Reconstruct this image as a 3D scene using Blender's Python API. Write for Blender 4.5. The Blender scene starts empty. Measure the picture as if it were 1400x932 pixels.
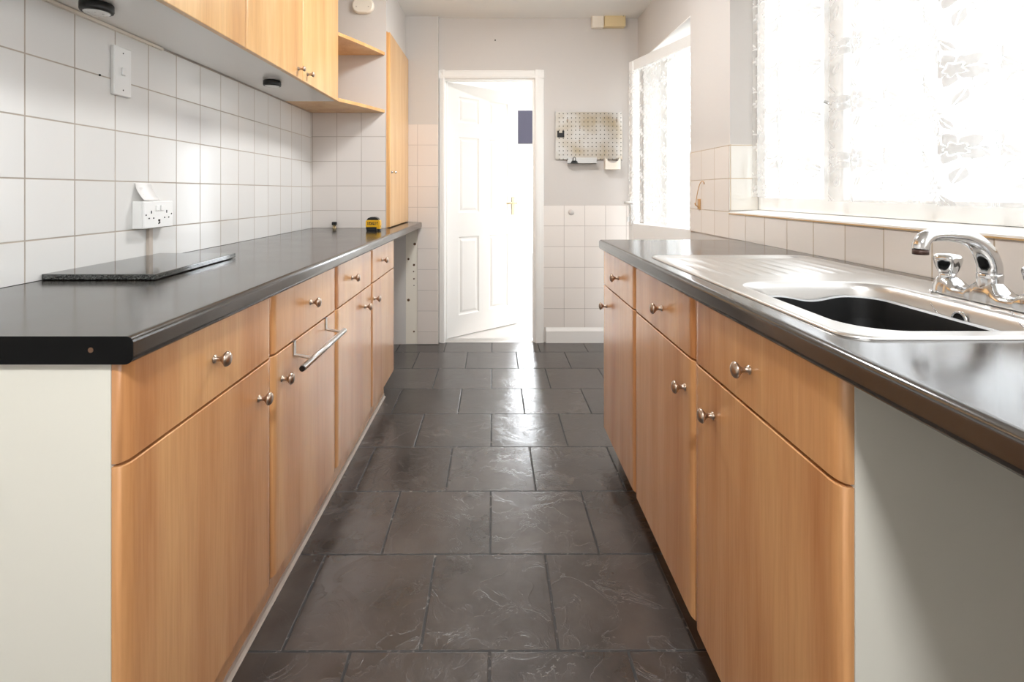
import bpy, math, random
from math import pi, sin, cos, radians as R
random.seed(7)
C = bpy.context.scene.collection
F, H = 708.0, 1.128           # focal length in pixels of a 1400 wide frame, eye height
# ------------------------------------------------------------------ materials
def lin(c):
    return tuple(((x/255)/12.92 if x/255 <= .04045 else ((x/255+.055)/1.055)**2.4) for x in c) + (1,)
def mat(name, col, rough=.5, metal=0, spec=.5, coat=0, bump=None, trans=0, ior=1.5):
    m = bpy.data.materials.new(name); m.use_nodes = True
    nt = m.node_tree; p = nt.nodes['Principled BSDF']
    p.inputs['Base Color'].default_value = col if len(col) == 4 else lin(col)
    p.inputs['Roughness'].default_value = rough; p.inputs['Metallic'].default_value = metal
    p.inputs['Specular IOR Level'].default_value = spec; p.inputs['IOR'].default_value = ior
    p.inputs['Coat Weight'].default_value = coat; p.inputs['Coat Roughness'].default_value = .1
    p.inputs['Transmission Weight'].default_value = trans
    if bump:
        sc, st, dist = bump
        N = Nd(nt); co = N.co()
        n = N.new('ShaderNodeTexNoise', Vector=co, Scale=sc, Detail=5)
        b = N.new('ShaderNodeBump', Height=n.outputs[0], Strength=st, Distance=dist)
        nt.links.new(b.outputs[0], p.inputs['Normal'])
    return m
class Nd:
    def __init__(s, nt): s.nt = nt
    def new(s, t, **kw):
        n = s.nt.nodes.new(t)
        for k, v in kw.items():
            i = n.inputs[k.replace('_', ' ')]
            s.set(i, v)
        return n
    def set(s, i, v):
        if hasattr(v, 'is_output') or isinstance(v, bpy.types.NodeSocket): s.nt.links.new(v, i)
        else: i.default_value = v
    def co(s): return s.nt.nodes.new('ShaderNodeTexCoord').outputs['Object']
    def m(s, op, a, b=0.0, c=0.0):
        n = s.nt.nodes.new('ShaderNodeMath'); n.operation = op
        for i, v in enumerate((a, b, c)): s.set(n.inputs[i], v)
        return n.outputs[0]
    def mixc(s, f, a, b):
        n = s.nt.nodes.new('ShaderNodeMix'); n.data_type = 'RGBA'
        s.set(n.inputs[0], f); s.set(n.inputs[6], a); s.set(n.inputs[7], b)
        return n.outputs[2]
    def ramp(s, f, stops):
        n = s.nt.nodes.new('ShaderNodeValToRGB'); s.set(n.inputs[0], f)
        e = n.color_ramp.elements
        while len(e) < len(stops): e.new(.5)
        for k, (p, c) in enumerate(stops): e[k].position = p; e[k].color = c
        return n.outputs[0]
    def xyz(s, v):
        n = s.nt.nodes.new('ShaderNodeSeparateXYZ'); s.nt.links.new(v, n.inputs[0]); return n.outputs
def grid_line(N, u, org, pitch, w):
    """1 on the grout line, 0 on the tile (soft shoulder)"""
    f = N.m('FRACT', N.m('DIVIDE', N.m('SUBTRACT', u, org), pitch))
    d = N.m('MULTIPLY', N.m('SUBTRACT', .5, N.m('ABSOLUTE', N.m('SUBTRACT', f, .5))), pitch)
    n = N.nt.nodes.new('ShaderNodeMapRange'); n.interpolation_type = 'SMOOTHSTEP'
    N.set(n.inputs[0], d); n.inputs[1].default_value = w*.5; n.inputs[2].default_value = w*.5+.0012
    n.inputs[3].default_value = 1; n.inputs[4].default_value = 0
    return n.outputs[0]
def tile_mat(name, axis, o1, p1, o2, p2, col, grout, w=.0022, rough=.12, var=.03):
    """axis: 'x' or 'y' is the horizontal tile direction; z the other"""
    m = mat(name, col, rough); nt = m.node_tree; p = nt.nodes['Principled BSDF']; N = Nd(nt)
    X, Y, Z = N.xyz(N.co()); U = X if axis == 'x' else Y
    g = N.m('MAXIMUM', grid_line(N, U, o1, p1, w), grid_line(N, Z, o2, p2, w))
    iu = N.m('FLOOR', N.m('DIVIDE', N.m('SUBTRACT', U, o1), p1)); iz = N.m('FLOOR', N.m('DIVIDE', N.m('SUBTRACT', Z, o2), p2))
    comb = N.new('ShaderNodeCombineXYZ', X=iu, Y=iz)
    wn = N.new('ShaderNodeTexWhiteNoise', Vector=comb.outputs[0])
    c = lin(col); c2 = tuple(x*(1-2*var) for x in c[:3]) + (1,)
    base = N.mixc(wn.outputs[0], c, c2)
    n = N.new('ShaderNodeTexNoise', Vector=N.co(), Scale=9.0, Detail=3.0)
    gc = lin(grout); gc2 = tuple(x*.55 for x in gc[:3]) + (1,)
    gcol = N.mixc(n.outputs[0], gc, gc2)
    nt.links.new(N.mixc(g, base, gcol), p.inputs['Base Color'])
    nt.links.new(N.m('ADD', N.m('MULTIPLY', g, .6), rough), p.inputs['Roughness'])
    n2 = N.new('ShaderNodeTexNoise', Vector=N.co(), Scale=5.0, Detail=2.0)
    h = N.m('SUBTRACT', N.m('MULTIPLY', n2.outputs[0], .6), g)
    b = N.new('ShaderNodeBump', Height=h, Strength=.35, Distance=.0015)
    nt.links.new(b.outputs[0], p.inputs['Normal'])
    return m
def wood_mat(name, c1, c2, c3, rough=.34, axis='y'):
    m = mat(name, c1, rough, ior=1.6); nt = m.node_tree; p = nt.nodes['Principled BSDF']; N = Nd(nt)
    mp = nt.nodes.new('ShaderNodeMapping'); nt.links.new(N.co(), mp.inputs[0])
    oi = nt.nodes.new('ShaderNodeObjectInfo')
    off = N.new('ShaderNodeCombineXYZ', X=N.m('MULTIPLY', oi.outputs['Random'], 13.0), Y=N.m('MULTIPLY', oi.outputs['Random'], 37.0), Z=N.m('MULTIPLY', oi.outputs['Random'], 5.0))
    nt.links.new(off.outputs[0], mp.inputs['Location'])
    mp.inputs['Scale'].default_value = (9, 9, .8)
    a = N.new('ShaderNodeTexNoise', Vector=mp.outputs[0], Scale=1.0, Detail=6.0, Roughness=.55, Distortion=.35)
    mp2 = nt.nodes.new('ShaderNodeMapping'); nt.links.new(N.co(), mp2.inputs[0]); mp2.inputs['Scale'].default_value = (160, 160, 7)
    f = N.new('ShaderNodeTexNoise', Vector=mp2.outputs[0], Scale=1.0, Detail=3.0); p.inputs['Coat Weight'].default_value = .55; p.inputs['Coat Roughness'].default_value = .22
    r = N.ramp(a.outputs[0], [(.3, lin(c3)), (.47, lin(c1)), (.62, lin(c2)), (.75, lin(c1))])
    fl = N.ramp(f.outputs[0], [(.35, (.9, .88, .86, 1)), (.6, (1, 1, 1, 1))])
    mx = nt.nodes.new('ShaderNodeMix'); mx.data_type = 'RGBA'; mx.blend_type = 'MULTIPLY'; mx.inputs[0].default_value = .8
    nt.links.new(r, mx.inputs[6]); nt.links.new(fl, mx.inputs[7]); nt.links.new(mx.outputs[2], p.inputs['Base Color'])
    return m
M = {}
M['paint'] = mat('painted plaster', (206, 201, 196), .75, bump=(35, .12, .004))
M['ceil'] = mat('white ceiling paint', (238, 237, 234), .8, bump=(30, .12, .004))
M['white'] = mat('white gloss paint', (240, 238, 234), .3)
M['upvc'] = mat('white plastic', (240, 240, 238), .28)
M['cream'] = mat('cream plastic', (226, 205, 160), .4)
M['offwhite'] = mat('offwhite plastic', (236, 228, 214), .35)
M['lam'] = mat('cream laminate', (220, 217, 205), .4)
M['under'] = mat('grey white laminate', (244, 243, 240), .14, ior=1.7)
M['wood'] = wood_mat('beech veneer', (208, 152, 100), (220, 168, 114), (188, 128, 80), rough=.25)
M['woodlight'] = wood_mat('pale beech veneer', (226, 176, 112), (236, 192, 130), (212, 156, 96))
M['brass'] = mat('antique nickel', (186, 168, 152), .3, 1)
M['gold'] = mat('polished brass', (206, 188, 150), .25, 1)
M['chrome'] = mat('chrome', (214, 214, 214), .12, 1)
M['satin'] = mat('satin metal', (205, 203, 200), .3, 1)
M['black'] = mat('black plastic', (14, 14, 14), .4)
M['blackbowl'] = mat('black bowl plastic', (7, 7, 7), .6, spec=.25)
M['dark'] = mat('dark void', (12, 11, 10), .8)
M['lens'] = mat('frosted lens', (238, 238, 236), .2)
M['yellow'] = mat('yellow plastic', (235, 180, 28), .4)
M['tan'] = mat('tan plastic', (205, 160, 105), .45)
M['paper'] = mat('paper', (240, 238, 236), .7)
M['mauve'] = mat('mauve paint', (72, 70, 86), .7)
M['trunk'] = mat('beige trunking', (196, 184, 172), .5)
M['grout'] = mat('ochre grout', (196, 160, 110), .7)
M['hole'] = mat('raw plaster hole', (96, 70, 50), .9)
M['patch'] = mat('bare screed', (196, 190, 172), .8, bump=(40, .5, .003))
# brushed steel
m = M['steel'] = mat('stainless steel', (208, 205, 201), .22, 1); nt = m.node_tree; N = Nd(nt); p = nt.nodes['Principled BSDF']
n = N.new('ShaderNodeTexNoise', Vector=N.co(), Scale=6.0, Detail=6.0)
nt.links.new(N.m('ADD', N.m('MULTIPLY', n.outputs[0], .18), .26), p.inputs['Roughness'])
# worktop laminate
m = M['top'] = mat('charcoal laminate', (46, 42, 39), .2, ior=1.9); nt = m.node_tree; N = Nd(nt); p = nt.nodes['Principled BSDF']
n = N.new('ShaderNodeTexNoise', Vector=N.co(), Scale=7.0, Detail=8.0, Roughness=.65)
nt.links.new(N.ramp(n.outputs[0], [(.35, lin((34, 31, 28))), (.65, lin((56, 50, 45)))]), p.inputs['Base Color'])
n2 = N.new('ShaderNodeTexNoise', Vector=N.co(), Scale=420.0, Detail=2.0)
b = N.new('ShaderNodeBump', Height=n2.outputs[0], Strength=.05, Distance=.0004); nt.links.new(b.outputs[0], p.inputs['Normal'])
nt.links.new(N.m('ADD', N.m('MULTIPLY', n.outputs[0], .12), .09), p.inputs['Roughness'])
# granite edge
m = M['granite'] = mat('speckled black granite', (22, 23, 22), .06, ior=1.85); nt = m.node_tree; N = Nd(nt); p = nt.nodes['Principled BSDF']
v = N.new('ShaderNodeTexNoise', Vector=N.co(), Scale=500.0, Detail=2.0)
nt.links.new(N.ramp(v.outputs[0], [(.5, lin((14, 15, 14))), (.62, lin((92, 96, 92)))]), p.inputs['Base Color'])
# floor: staggered slate look tiles
m = M['floor'] = mat('slate tile', (60, 56, 53), .2, ior=1.7); nt = m.node_tree; N = Nd(nt); p = nt.nodes['Principled BSDF']
X, Y, Z = N.xyz(N.co()); P = .3408
u = N.m('ADD', X, N.m('MULTIPLY', Y, .006)); v = N.m('SUBTRACT', Y, N.m('MULTIPLY', X, .003))
row = N.m('FLOOR', N.m('DIVIDE', N.m('SUBTRACT', v, 1.2747), P))
par = N.m('ABSOLUTE', N.m('MODULO', row, 2.0))
uu = N.m('SUBTRACT', u, N.m('MULTIPLY', par, P/2))
g = N.m('MAXIMUM', grid_line(N, uu, .1615, P, .0062), grid_line(N, v, 1.2747, P, .0055))
iu = N.m('FLOOR', N.m('DIVIDE', N.m('SUBTRACT', uu, .1615), P))
wn = N.new('ShaderNodeTexWhiteNoise', Vector=N.new('ShaderNodeCombineXYZ', X=iu, Y=row).outputs[0])
n = N.new('ShaderNodeTexNoise', Vector=N.co(), Scale=5.0, Detail=8.0, Roughness=.6)
base = N.ramp(N.m('ADD', N.m('MULTIPLY', n.outputs[0], .8), N.m('MULTIPLY', wn.outputs[0], .2)), [(.3, lin((50, 45, 42))), (.7, lin((80, 74, 70)))])
gn = N.new('ShaderNodeTexNoise', Vector=N.co(), Scale=60.0, Detail=2.0)
gcol = N.ramp(gn.outputs[0], [(.6, lin((20, 18, 17))), (.72, lin((120, 116, 110)))])
nt.links.new(N.mixc(g, base, gcol), p.inputs['Base Color'])
seed = N.new('ShaderNodeVectorMath'); seed.operation = 'ADD'; 
nt.links.new(N.co(), seed.inputs[0]); nt.links.new(wn.outputs[1], seed.inputs[1])
rn = N.new('ShaderNodeTexNoise', Vector=seed.outputs[0], Scale=7.0, Detail=7.0, Roughness=.6, Distortion=1.4)
ridge = N.ramp(rn.outputs[0], [(.44, (0, 0, 0, 1)), (.5, (1, 1, 1, 1)), (.515, (.2, .2, .2, 1)), (.6, (.35, .35, .35, 1))])
rn2 = N.new('ShaderNodeTexNoise', Vector=N.co(), Scale=26.0, Detail=6.0)
hgt = N.m('SUBTRACT', N.m('ADD', N.m('MULTIPLY', ridge, .21), N.m('MULTIPLY', rn2.outputs[0], .16)), N.m('MULTIPLY', g, 1.6))
b = N.new('ShaderNodeBump', Height=hgt, Strength=.4, Distance=.003); nt.links.new(b.outputs[0], p.inputs['Normal'])
rr = N.m('ADD', N.m('MULTIPLY', n.outputs[0], .16), N.m('ADD', .16, N.m('MULTIPLY', g, .4)))
nt.links.new(rr, p.inputs['Roughness'])
# wall tiles
TC, GC = (232, 228, 224), (198, 186, 172)
M['tile_left'] = tile_mat('white wall tile left', 'y', 1.2423, .1472, 1.4620, .1502, (228, 227, 224), GC, .0026)
M['tile_col'] = tile_mat('white wall tile nook', 'x', -.826, .1495, 1.4690, .1507, (226, 219, 213), (204, 192, 182), .0022)
M['tile_bl'] = tile_mat('white wall tile back left', 'x', -.585, .155, 1.634, .154, (228, 218, 210), (208, 196, 188), .002)
M['tile_br'] = tile_mat('white wall tile back right', 'x', .510, .1558, 1.0316, .1553, (236, 230, 224), (204, 194, 186), .002)
M['tile_r'] = tile_mat('white wall tile right', 'y', 2.36, .1572, 1.0400, .1515, (230, 222, 214), (206, 186, 160), .0026)
M['tile_rev'] = tile_mat('white reveal tile', 'x', 1.066, .152, 1.0400, .1515, (234, 230, 222), (214, 190, 156), .0024)
# lace
def lace(name, dens, sc, cc=(.70, .695, .68, 1)):
    m = bpy.data.materials.new(name); m.use_nodes = True; nt = m.node_tree; N = Nd(nt)
    nt.nodes.remove(nt.nodes['Principled BSDF']); out = nt.nodes['Material Output']
    uv = nt.nodes.new('ShaderNodeUVMap').outputs[0]
    U_, V_, _ = N.xyz(uv)
    nz = N.new('ShaderNodeTexNoise', Vector=uv, Scale=14.0*sc, Detail=2.0)
    wob = N.m('MULTIPLY', N.m('SUBTRACT', nz.outputs[0], .5), .018/sc)
    U_ = N.m('ADD', U_, wob); V_ = N.m('ADD', V_, wob)
    cw, ch = .150/sc, .190/sc
    def cell(ox, oy):
        return (N.m('MULTIPLY', N.m('SUBTRACT', N.m('FRACT', N.m('ADD', N.m('DIVIDE', U_, cw), ox)), .5), cw),
                N.m('MULTIPLY', N.m('SUBTRACT', N.m('FRACT', N.m('ADD', N.m('DIVIDE', V_, ch), oy)), .5), ch))
    def rad(a, b_): return N.m('SQRT', N.m('ADD', N.m('MULTIPLY', a, a), N.m('MULTIPLY', b_, b_)))
    def flower(ox, oy, R_, n_):
        a, b_ = cell(ox, oy); r_ = rad(a, b_); th = N.m('ARCTAN2', b_, a)
        Rt = N.m('MULTIPLY', N.m('ADD', 1.0, N.m('MULTIPLY', .2, N.m('COSINE', N.m('MULTIPLY', th, n_)))), R_/sc)
        q = N.m('DIVIDE', r_, Rt)
        f = N.m('LESS_THAN', q, 1.0)
        cut1 = N.m('LESS_THAN', N.m('ABSOLUTE', N.m('SUBTRACT', q, .42)), .05)
        vein = N.m('MULTIPLY', N.m('GREATER_THAN', N.m('COSINE', N.m('ADD', pi, N.m('MULTIPLY', th, n_))), .93), N.m('GREATER_THAN', q, .45))
        return N.m('MULTIPLY', f, N.m('SUBTRACT', 1.0, N.m('MAXIMUM', cut1, vein)))
    def leaf(ox, oy, ang_, L_, W_):
        a, b_ = cell(ox, oy); c_, s_ = cos(ang_), sin(ang_)
        x = N.m('ADD', N.m('MULTIPLY', a, c_), N.m('MULTIPLY', b_, s_)); y = N.m('SUBTRACT', N.m('MULTIPLY', b_, c_), N.m('MULTIPLY', a, s_))
        e_ = N.m('ADD', N.m('DIVIDE', N.m('ABSOLUTE', y), W_/sc), N.m('POWER', N.m('DIVIDE', N.m('ABSOLUTE', x), L_/sc), 2.0))
        return N.m('MULTIPLY', N.m('LESS_THAN', e_, 1.0), N.m('GREATER_THAN', N.m('ABSOLUTE', y), .0011/sc))
    def scroll(ox, oy, R_, t0):
        a, b_ = cell(ox, oy); r_ = rad(a, b_); th = N.m('ARCTAN2', b_, a)
        return N.m('MULTIPLY', N.m('LESS_THAN', N.m('ABSOLUTE', N.m('SUBTRACT', r_, R_/sc)), .0034/sc), N.m('GREATER_THAN', N.m('COSINE', N.m('SUBTRACT', th, t0)), -.35))
    pat = flower(0, 0, .033, 5)
    for piece in (flower(.5, .5, .018, 6), scroll(.38, .32, .022, 2.2), scroll(.68, .7, .022, 5.2), leaf(.28, .08, .7, .026, .011), leaf(.74, -.05, 2.3, .026, .011), leaf(.05, .36, 1.9, .022, .009), leaf(.93, .68, .9, .024, .009), flower(.5, .18, .007, 5), flower(.47, .83, .007, 5)):
        pat = N.m('MAXIMUM', pat, piece)
    a = N.m('MULTIPLY', N.m('ADD', .34, N.m('MULTIPLY', pat, .6)), dens)
    # the weave covers more of the view where the cloth is seen edge-on
    tr = N.new('ShaderNodeBsdfTransparent'); df = N.new('ShaderNodeBsdfDiffuse', Color=cc); tl = N.new('ShaderNodeBsdfTranslucent', Color=cc)
    mx = N.new('ShaderNodeMixShader', Fac=.2); nt.links.new(df.outputs[0], mx.inputs[1]); nt.links.new(tl.outputs[0], mx.inputs[2])
    m2 = N.new('ShaderNodeMixShader', Fac=a); nt.links.new(tr.outputs[0], m2.inputs[1]); nt.links.new(mx.outputs[0], m2.inputs[2])
    nt.links.new(m2.outputs[0], out.inputs[0]); return m
M['lace'] = lace('floral lace net', 1.0, 1.0)
M['net'] = lace('fine door net', .85, 1.3, (.9, .9, .89, 1))
m = M['glass'] = bpy.data.materials.new('window glass'); m.use_nodes = True; nt = m.node_tree; N = Nd(nt); nt.nodes.remove(nt.nodes['Principled BSDF'])
fr = N.new('ShaderNodeFresnel', IOR=1.45); tr = N.new('ShaderNodeBsdfTransparent', Color=(.97, .98, .98, 1)); gl = N.new('ShaderNodeBsdfGlossy', Roughness=.02)
gf = nt.nodes.new('ShaderNodeNewGeometry')   # the inner face of the pane must not reflect totally
mx = N.new('ShaderNodeMixShader', Fac=N.m('MULTIPLY', fr.outputs[0], N.m('SUBTRACT', 1.0, gf.outputs['Backfacing']))); nt.links.new(tr.outputs[0], mx.inputs[1]); nt.links.new(gl.outputs[0], mx.inputs[2]); nt.links.new(mx.outputs[0], nt.nodes['Material Output'].inputs[0])
# perforated steel board: holes are dark dots on a pitch
m = M['perf'] = mat('perforated steel', (186, 180, 170), .33, .85); nt = m.node_tree; N = Nd(nt); p = nt.nodes['Principled BSDF']
X, Y, Z = N.xyz(N.co()); pp = .0309
def cellc(c, o): return N.m('SUBTRACT', N.m('FRACT', N.m('DIVIDE', N.m('SUBTRACT', c, o), pp)), .5)
d2 = N.m('SQRT', N.m('ADD', N.m('POWER', cellc(X, .4565), 2.0), N.m('POWER', cellc(Z, 1.394), 2.0)))
hole = N.m('LESS_THAN', d2, .13)
st = N.new('ShaderNodeTexNoise', Vector=N.co(), Scale=7.0, Detail=3.0)
base = N.ramp(st.outputs[0], [(.38, lin((200, 196, 190))), (.7, lin((176, 160, 134)))])
nt.links.new(N.mixc(hole, base, (.03, .025, .02, 1)), p.inputs['Base Color'])
nt.links.new(N.m('MULTIPLY', N.m('SUBTRACT', 1.0, hole), .85), p.inputs['Metallic'])
nt.links.new(N.new('ShaderNodeBump', Height=N.m('SUBTRACT', 1.0, hole), Strength=.5, Distance=.002).outputs[0], p.inputs['Normal'])

# ------------------------------------------------------------------ mesh helpers
class MB:
    def __init__(s): s.v, s.f, s.sm, s.mi, s.uv = [], [], [], [], None
    def add(s, vs, fs, smooth=False, mi=0):
        o = len(s.v); s.v += [tuple(a) for a in vs]
        for f in fs: s.f.append(tuple(i+o for i in f)); s.sm.append(smooth); s.mi.append(mi)
        return s
    def box(s, x0, x1, y0, y1, z0, z1, b=0, mi=0):
        if b <= 0:
            v = [(x, y, z) for x in (x0, x1) for y in (y0, y1) for z in (z0, z1)]
            return s.add(v, [(0, 1, 3, 2), (4, 6, 7, 5), (0, 4, 5, 1), (2, 3, 7, 6), (0, 2, 6, 4), (1, 5, 7, 3)], mi=mi)
        # chamfered box through convex rings
        pts = []
        for x, sx in ((x0, 1), (x1, -1)):
            for y, sy in ((y0, 1), (y1, -1)):
                for z, sz in ((z0, 1), (z1, -1)):
                    pts += [(x, y+sy*b, z+sz*b), (x+sx*b, y, z+sz*b), (x+sx*b, y+sy*b, z)]
        import bmesh
        bm = bmesh.new(); bv = [bm.verts.new(q) for q in pts]; r = bmesh.ops.convex_hull(bm, input=bv)
        bm.verts.index_update(); bm.verts.ensure_lookup_table()
        s.add([w.co[:] for w in bm.verts], [[w.index for w in f.verts] for f in bm.faces], mi=mi); bm.free(); return s
    def prism(s, poly, a0, a1, axis='z', smooth=False, mi=0):
        """poly is a ccw list of 2d points; axis gives the extrusion direction"""
        n = len(poly)
        def P(q, a): return {'z': (q[0], q[1], a), 'y': (q[0], a, q[1]), 'x': (a, q[0], q[1])}[axis]
        v = [P(q, a0) for q in poly] + [P(q, a1) for q in poly]
        o = len(s.v); s.v += v
        for i in range(n):
            j = (i+1) % n; s.f.append((o+i, o+j, o+n+j, o+n+i)); s.sm.append(smooth); s.mi.append(mi)
        s.f.append(tuple(o+i for i in reversed(range(n)))); s.f.append(tuple(o+n+i for i in range(n))); s.sm += [False]*2; s.mi += [mi]*2
        return s
    def lathe(s, prof, c=(0, 0, 0), ax='z', seg=24, mi=0, smooth=True):
        """prof: list of (radius, height)"""
        v = []; n = len(prof)
        for r, h in prof:
            for k in range(seg):
                t = 2*pi*k/seg; a, b = r*cos(t), r*sin(t)
                q = {'z': (a, b, h), 'x': (h, a, b), 'y': (b, h, a)}[ax]
                v.append((c[0]+q[0], c[1]+q[1], c[2]+q[2]))
        fs = [(i*seg+k, i*seg+(k+1) % seg, (i+1)*seg+(k+1) % seg, (i+1)*seg+k) for i in range(n-1) for k in range(seg)]
        o = len(s.v); s.add(v, fs, smooth, mi)
        s.f.append(tuple(o+k for k in reversed(range(seg)))); s.f.append(tuple(o+(n-1)*seg+k for k in range(seg))); s.sm += [False]*2; s.mi += [mi]*2
        return s
    def tube(s, path, rad, seg=12, mi=0, squash=None):
        from mathutils import Vector as V
        P = [V(q) for q in path]; n = len(P); rs = rad if isinstance(rad, (list, tuple)) else [rad]*n
        v = []; up = None
        for i in range(n):
            t = (P[min(i+1, n-1)]-P[max(i-1, 0)]).normalized()
            if up is None:
                up = V((0, 0, 1)) if abs(t.z) < .9 else V((1, 0, 0))
            a = (up-t*up.dot(t)).normalized(); b = t.cross(a); up = a
            ka, kb = squash[i] if squash else (1, 1)
            for k in range(seg):
                w = 2*pi*k/seg; v.append(P[i]+a*rs[i]*ka*cos(w)+b*rs[i]*kb*sin(w))
        fs = [(i*seg+k, i*seg+(k+1) % seg, (i+1)*seg+(k+1) % seg, (i+1)*seg+k) for i in range(n-1) for k in range(seg)]
        o = len(s.v); s.add(v, fs, True, mi)
        s.f.append(tuple(o+k for k in reversed(range(seg)))); s.f.append(tuple(o+(n-1)*seg+k for k in range(seg))); s.sm += [False]*2; s.mi += [mi]*2
        return s
    def build(s, name, mats, parent=None, loc=None, bevel=0, label=None):
        me = bpy.data.meshes.new(name); me.from_pydata(s.v, [], s.f); me.update()
        import bmesh
        bm = bmesh.new(); bm.from_mesh(me); bmesh.ops.recalc_face_normals(bm, faces=bm.faces); bm.to_mesh(me); bm.free()
        for p, sm, mi in zip(me.polygons, s.sm, s.mi): p.use_smooth = sm; p.material_index = mi
        for m_ in (mats if isinstance(mats, (list, tuple)) else [mats]): me.materials.append(m_)
        if s.uv:
            l = me.uv_layers.new(name='UVMap')
            for lp in me.loops: l.data[lp.index].uv = s.uv[lp.vertex_index]
        o = bpy.data.objects.new(name, me); C.objects.link(o)
        if parent: o.parent = parent
        if loc: o.location = loc
        if bevel:
            b_ = o.modifiers.new('bevel', 'BEVEL'); b_.width = bevel; b_.segments = 3; b_.limit_method = 'ANGLE'; b_.angle_limit = R(40)
        if label: o['label'] = label
        return o
def B(*a, **k): return MB().box(*a, **k)
def tag(o, label=None, cat=None, group=None, kind=None):
    for k, v in (('label', label), ('category', cat), ('group', group), ('kind', kind)):
        if v: o[k] = v
    return o
def empty(name, loc=(0, 0, 0), rz=0):
    o = bpy.data.objects.new(name, None); C.objects.link(o); o.location = loc; o.rotation_euler = (0, 0, rz); o.empty_display_size = .05; return o
def struct(mb, name, m_, label=None, parent=None, cat=None, **k):
    o = mb.build(name, m_, parent, **k)
    if not parent: o['kind'] = 'structure'; o['label'] = label; o['category'] = cat or name.split('_')[0]
    return o
def rrect(x0, x1, y0, y1, r, n=6):
    pts = []
    rs = r if isinstance(r, (list, tuple)) else [r]*4
    for (cx, cy, a0, q) in ((x1, y1, 0, 0), (x0, y1, 90, 1), (x0, y0, 180, 2), (x1, y0, 270, 3)):
        rr_ = rs[q]; ccx = cx-rr_ if q in (0, 3) else cx+rr_; ccy = cy-rr_ if q in (0, 1) else cy+rr_
        for k in range(n+1):
            t = R(a0+90*k/n); pts.append((ccx+rr_*cos(t), ccy+rr_*sin(t)))
    return pts
def loft(mb, rings, smooth=True, mi=0, cap0=False, cap1=False):
    n = len(rings[0]); v = [q for r_ in rings for q in r_]
    fs = [(i*n+k, i*n+(k+1) % n, (i+1)*n+(k+1) % n, (i+1)*n+k) for i in range(len(rings)-1) for k in range(n)]
    o = len(mb.v); mb.add(v, fs, smooth, mi)
    if cap0: mb.f.append(tuple(o+k for k in reversed(range(n)))); mb.sm.append(False); mb.mi.append(mi)
    if cap1: mb.f.append(tuple(o+(len(rings)-1)*n+k for k in range(n))); mb.sm.append(False); mb.mi.append(mi)
    return mb

XL, XR, YB, ZC = -1.137, 1.066, 3.90, 2.44
YR = -2.6                                     # wall behind the camera
# ------------------------------------------------------------------ room shell
struct(B(XL-.1, XR+.02, YR-.1, YB+.06, -.1, 0), 'floor', M['floor'], 'dark slate-look floor tiles laid in a staggered bond')
struct(B(XL-.1, XR+.3, YR-.1, YB+.1, ZC, ZC+.1), 'ceiling', M['ceil'], 'white ceiling of the kitchen')
struct(B(XL-.1, XL, YR-.1, YB+.1, 0, ZC), 'wall_left', M['paint'], 'left wall behind the worktop and wall cupboards')
w = MB()                                      # right wall with window and outside door openings
XO = XR+.24
WY0, WY1, WZ0, WZ1 = -.75, 2.362, 1.03, 2.2
DY0, DY1, DZ = 2.843, 3.745, 2.10
w.box(XR, XO, WY0, WY1, 0, WZ0-.012).box(XR, XO, WY0, WY1, WZ1, ZC).box(XR, XO, WY1, DY0, 0, ZC).box(XR, XO, DY0, DY1, DZ, ZC).box(XR, XO, DY1, YB+.1, 0, ZC)
w.box(XR, XO, YR-.1, -2.2, 0, ZC).box(XR, XO, -2.2, -1.1, 2.1, ZC).box(XR, XO, -2.2, -1.1, 0, .95).box(XR, XO, -1.1, WY0, 0, ZC)  # rear opening is unseen, added to let daylight in behind the viewer
struct(w, 'wall_right', M['paint'], 'right wall with the window and the outside door')
OX0, OX1, OZ = -.3975, .299, 1.996            # internal door rough opening
w = MB().box(XL, OX0, YB, YB+.1, 0, ZC).box(OX1, XR, YB, YB+.1, 0, ZC).box(OX0, OX1, YB, YB+.1, OZ, ZC)
w.box(XL, -.432, YB-.05, YB, 0, ZC)
struct(w, 'wall_back', M['paint'], 'grey painted end wall with the white doorway')
struct(B(XL-.1, XO, YR-.1, YR, 0, ZC), 'wall_front', M['paint'], 'wall behind the viewer')
# boxed column in the far left corner, over the worktop
w = MB().box(XL, -.675, 3.175, YB-.05, .9105, ZC).box(XL, -.95, 3.3, YB-.05, 0, .868)
struct(w, 'wall_nook', M['paint'], 'boxed out corner wall above the end of the left worktop')
# tiles
t_ = .006
struct(B(XL, XL+t_, -.6, 3.175, .9105, 1.6145), 'trim_1', M['tile_left'], 'white square tiles on the left wall above the worktop', cat='tiles')
struct(B(XL+t_, -.675, 3.175-t_, 3.175, .9105, 1.6145), 'trim_2', M['tile_col'], 'white square tiles on the boxed corner under the shelves', cat='tiles')
w = MB().box(-.672, -.432, YB-.056, YB-.05, .9105, 1.634).box(-.585, -.432, YB-.056, YB-.05, .004, .9105)
struct(w, 'trim_3', M['tile_bl'], 'white tiles left of the doorway', cat='tiles')
struct(B(-.672, -.5855, YB-.0515, YB-.05, .004, .866), 'trim_14', M['offwhite'], 'bare white plaster strip under the far end of the left worktop', cat='plaster strip')
w = MB()
for (px, py, r_) in ((567, 333.5, 1.5), (558.5, 354, 1.2), (566, 362, 1.3), (565.5, 371, .8), (566, 381, .9), (558.5, 410, 1.5), (566, 453, 1.0), (566, 390, .6)):
    X_ = (px-678.5)/F*3.85; Z_ = H+(263-py)/F*3.85
    w.lathe([(r_/F*3.85*1.3, 3.8478), (r_/F*3.85*1.3, 3.8484)], (X_, 0, Z_), 'y', 8)
struct(w, 'trim_4', M['hole'], 'chipped screw holes in the bare wall strip under the worktop end', cat='holes')
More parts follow.
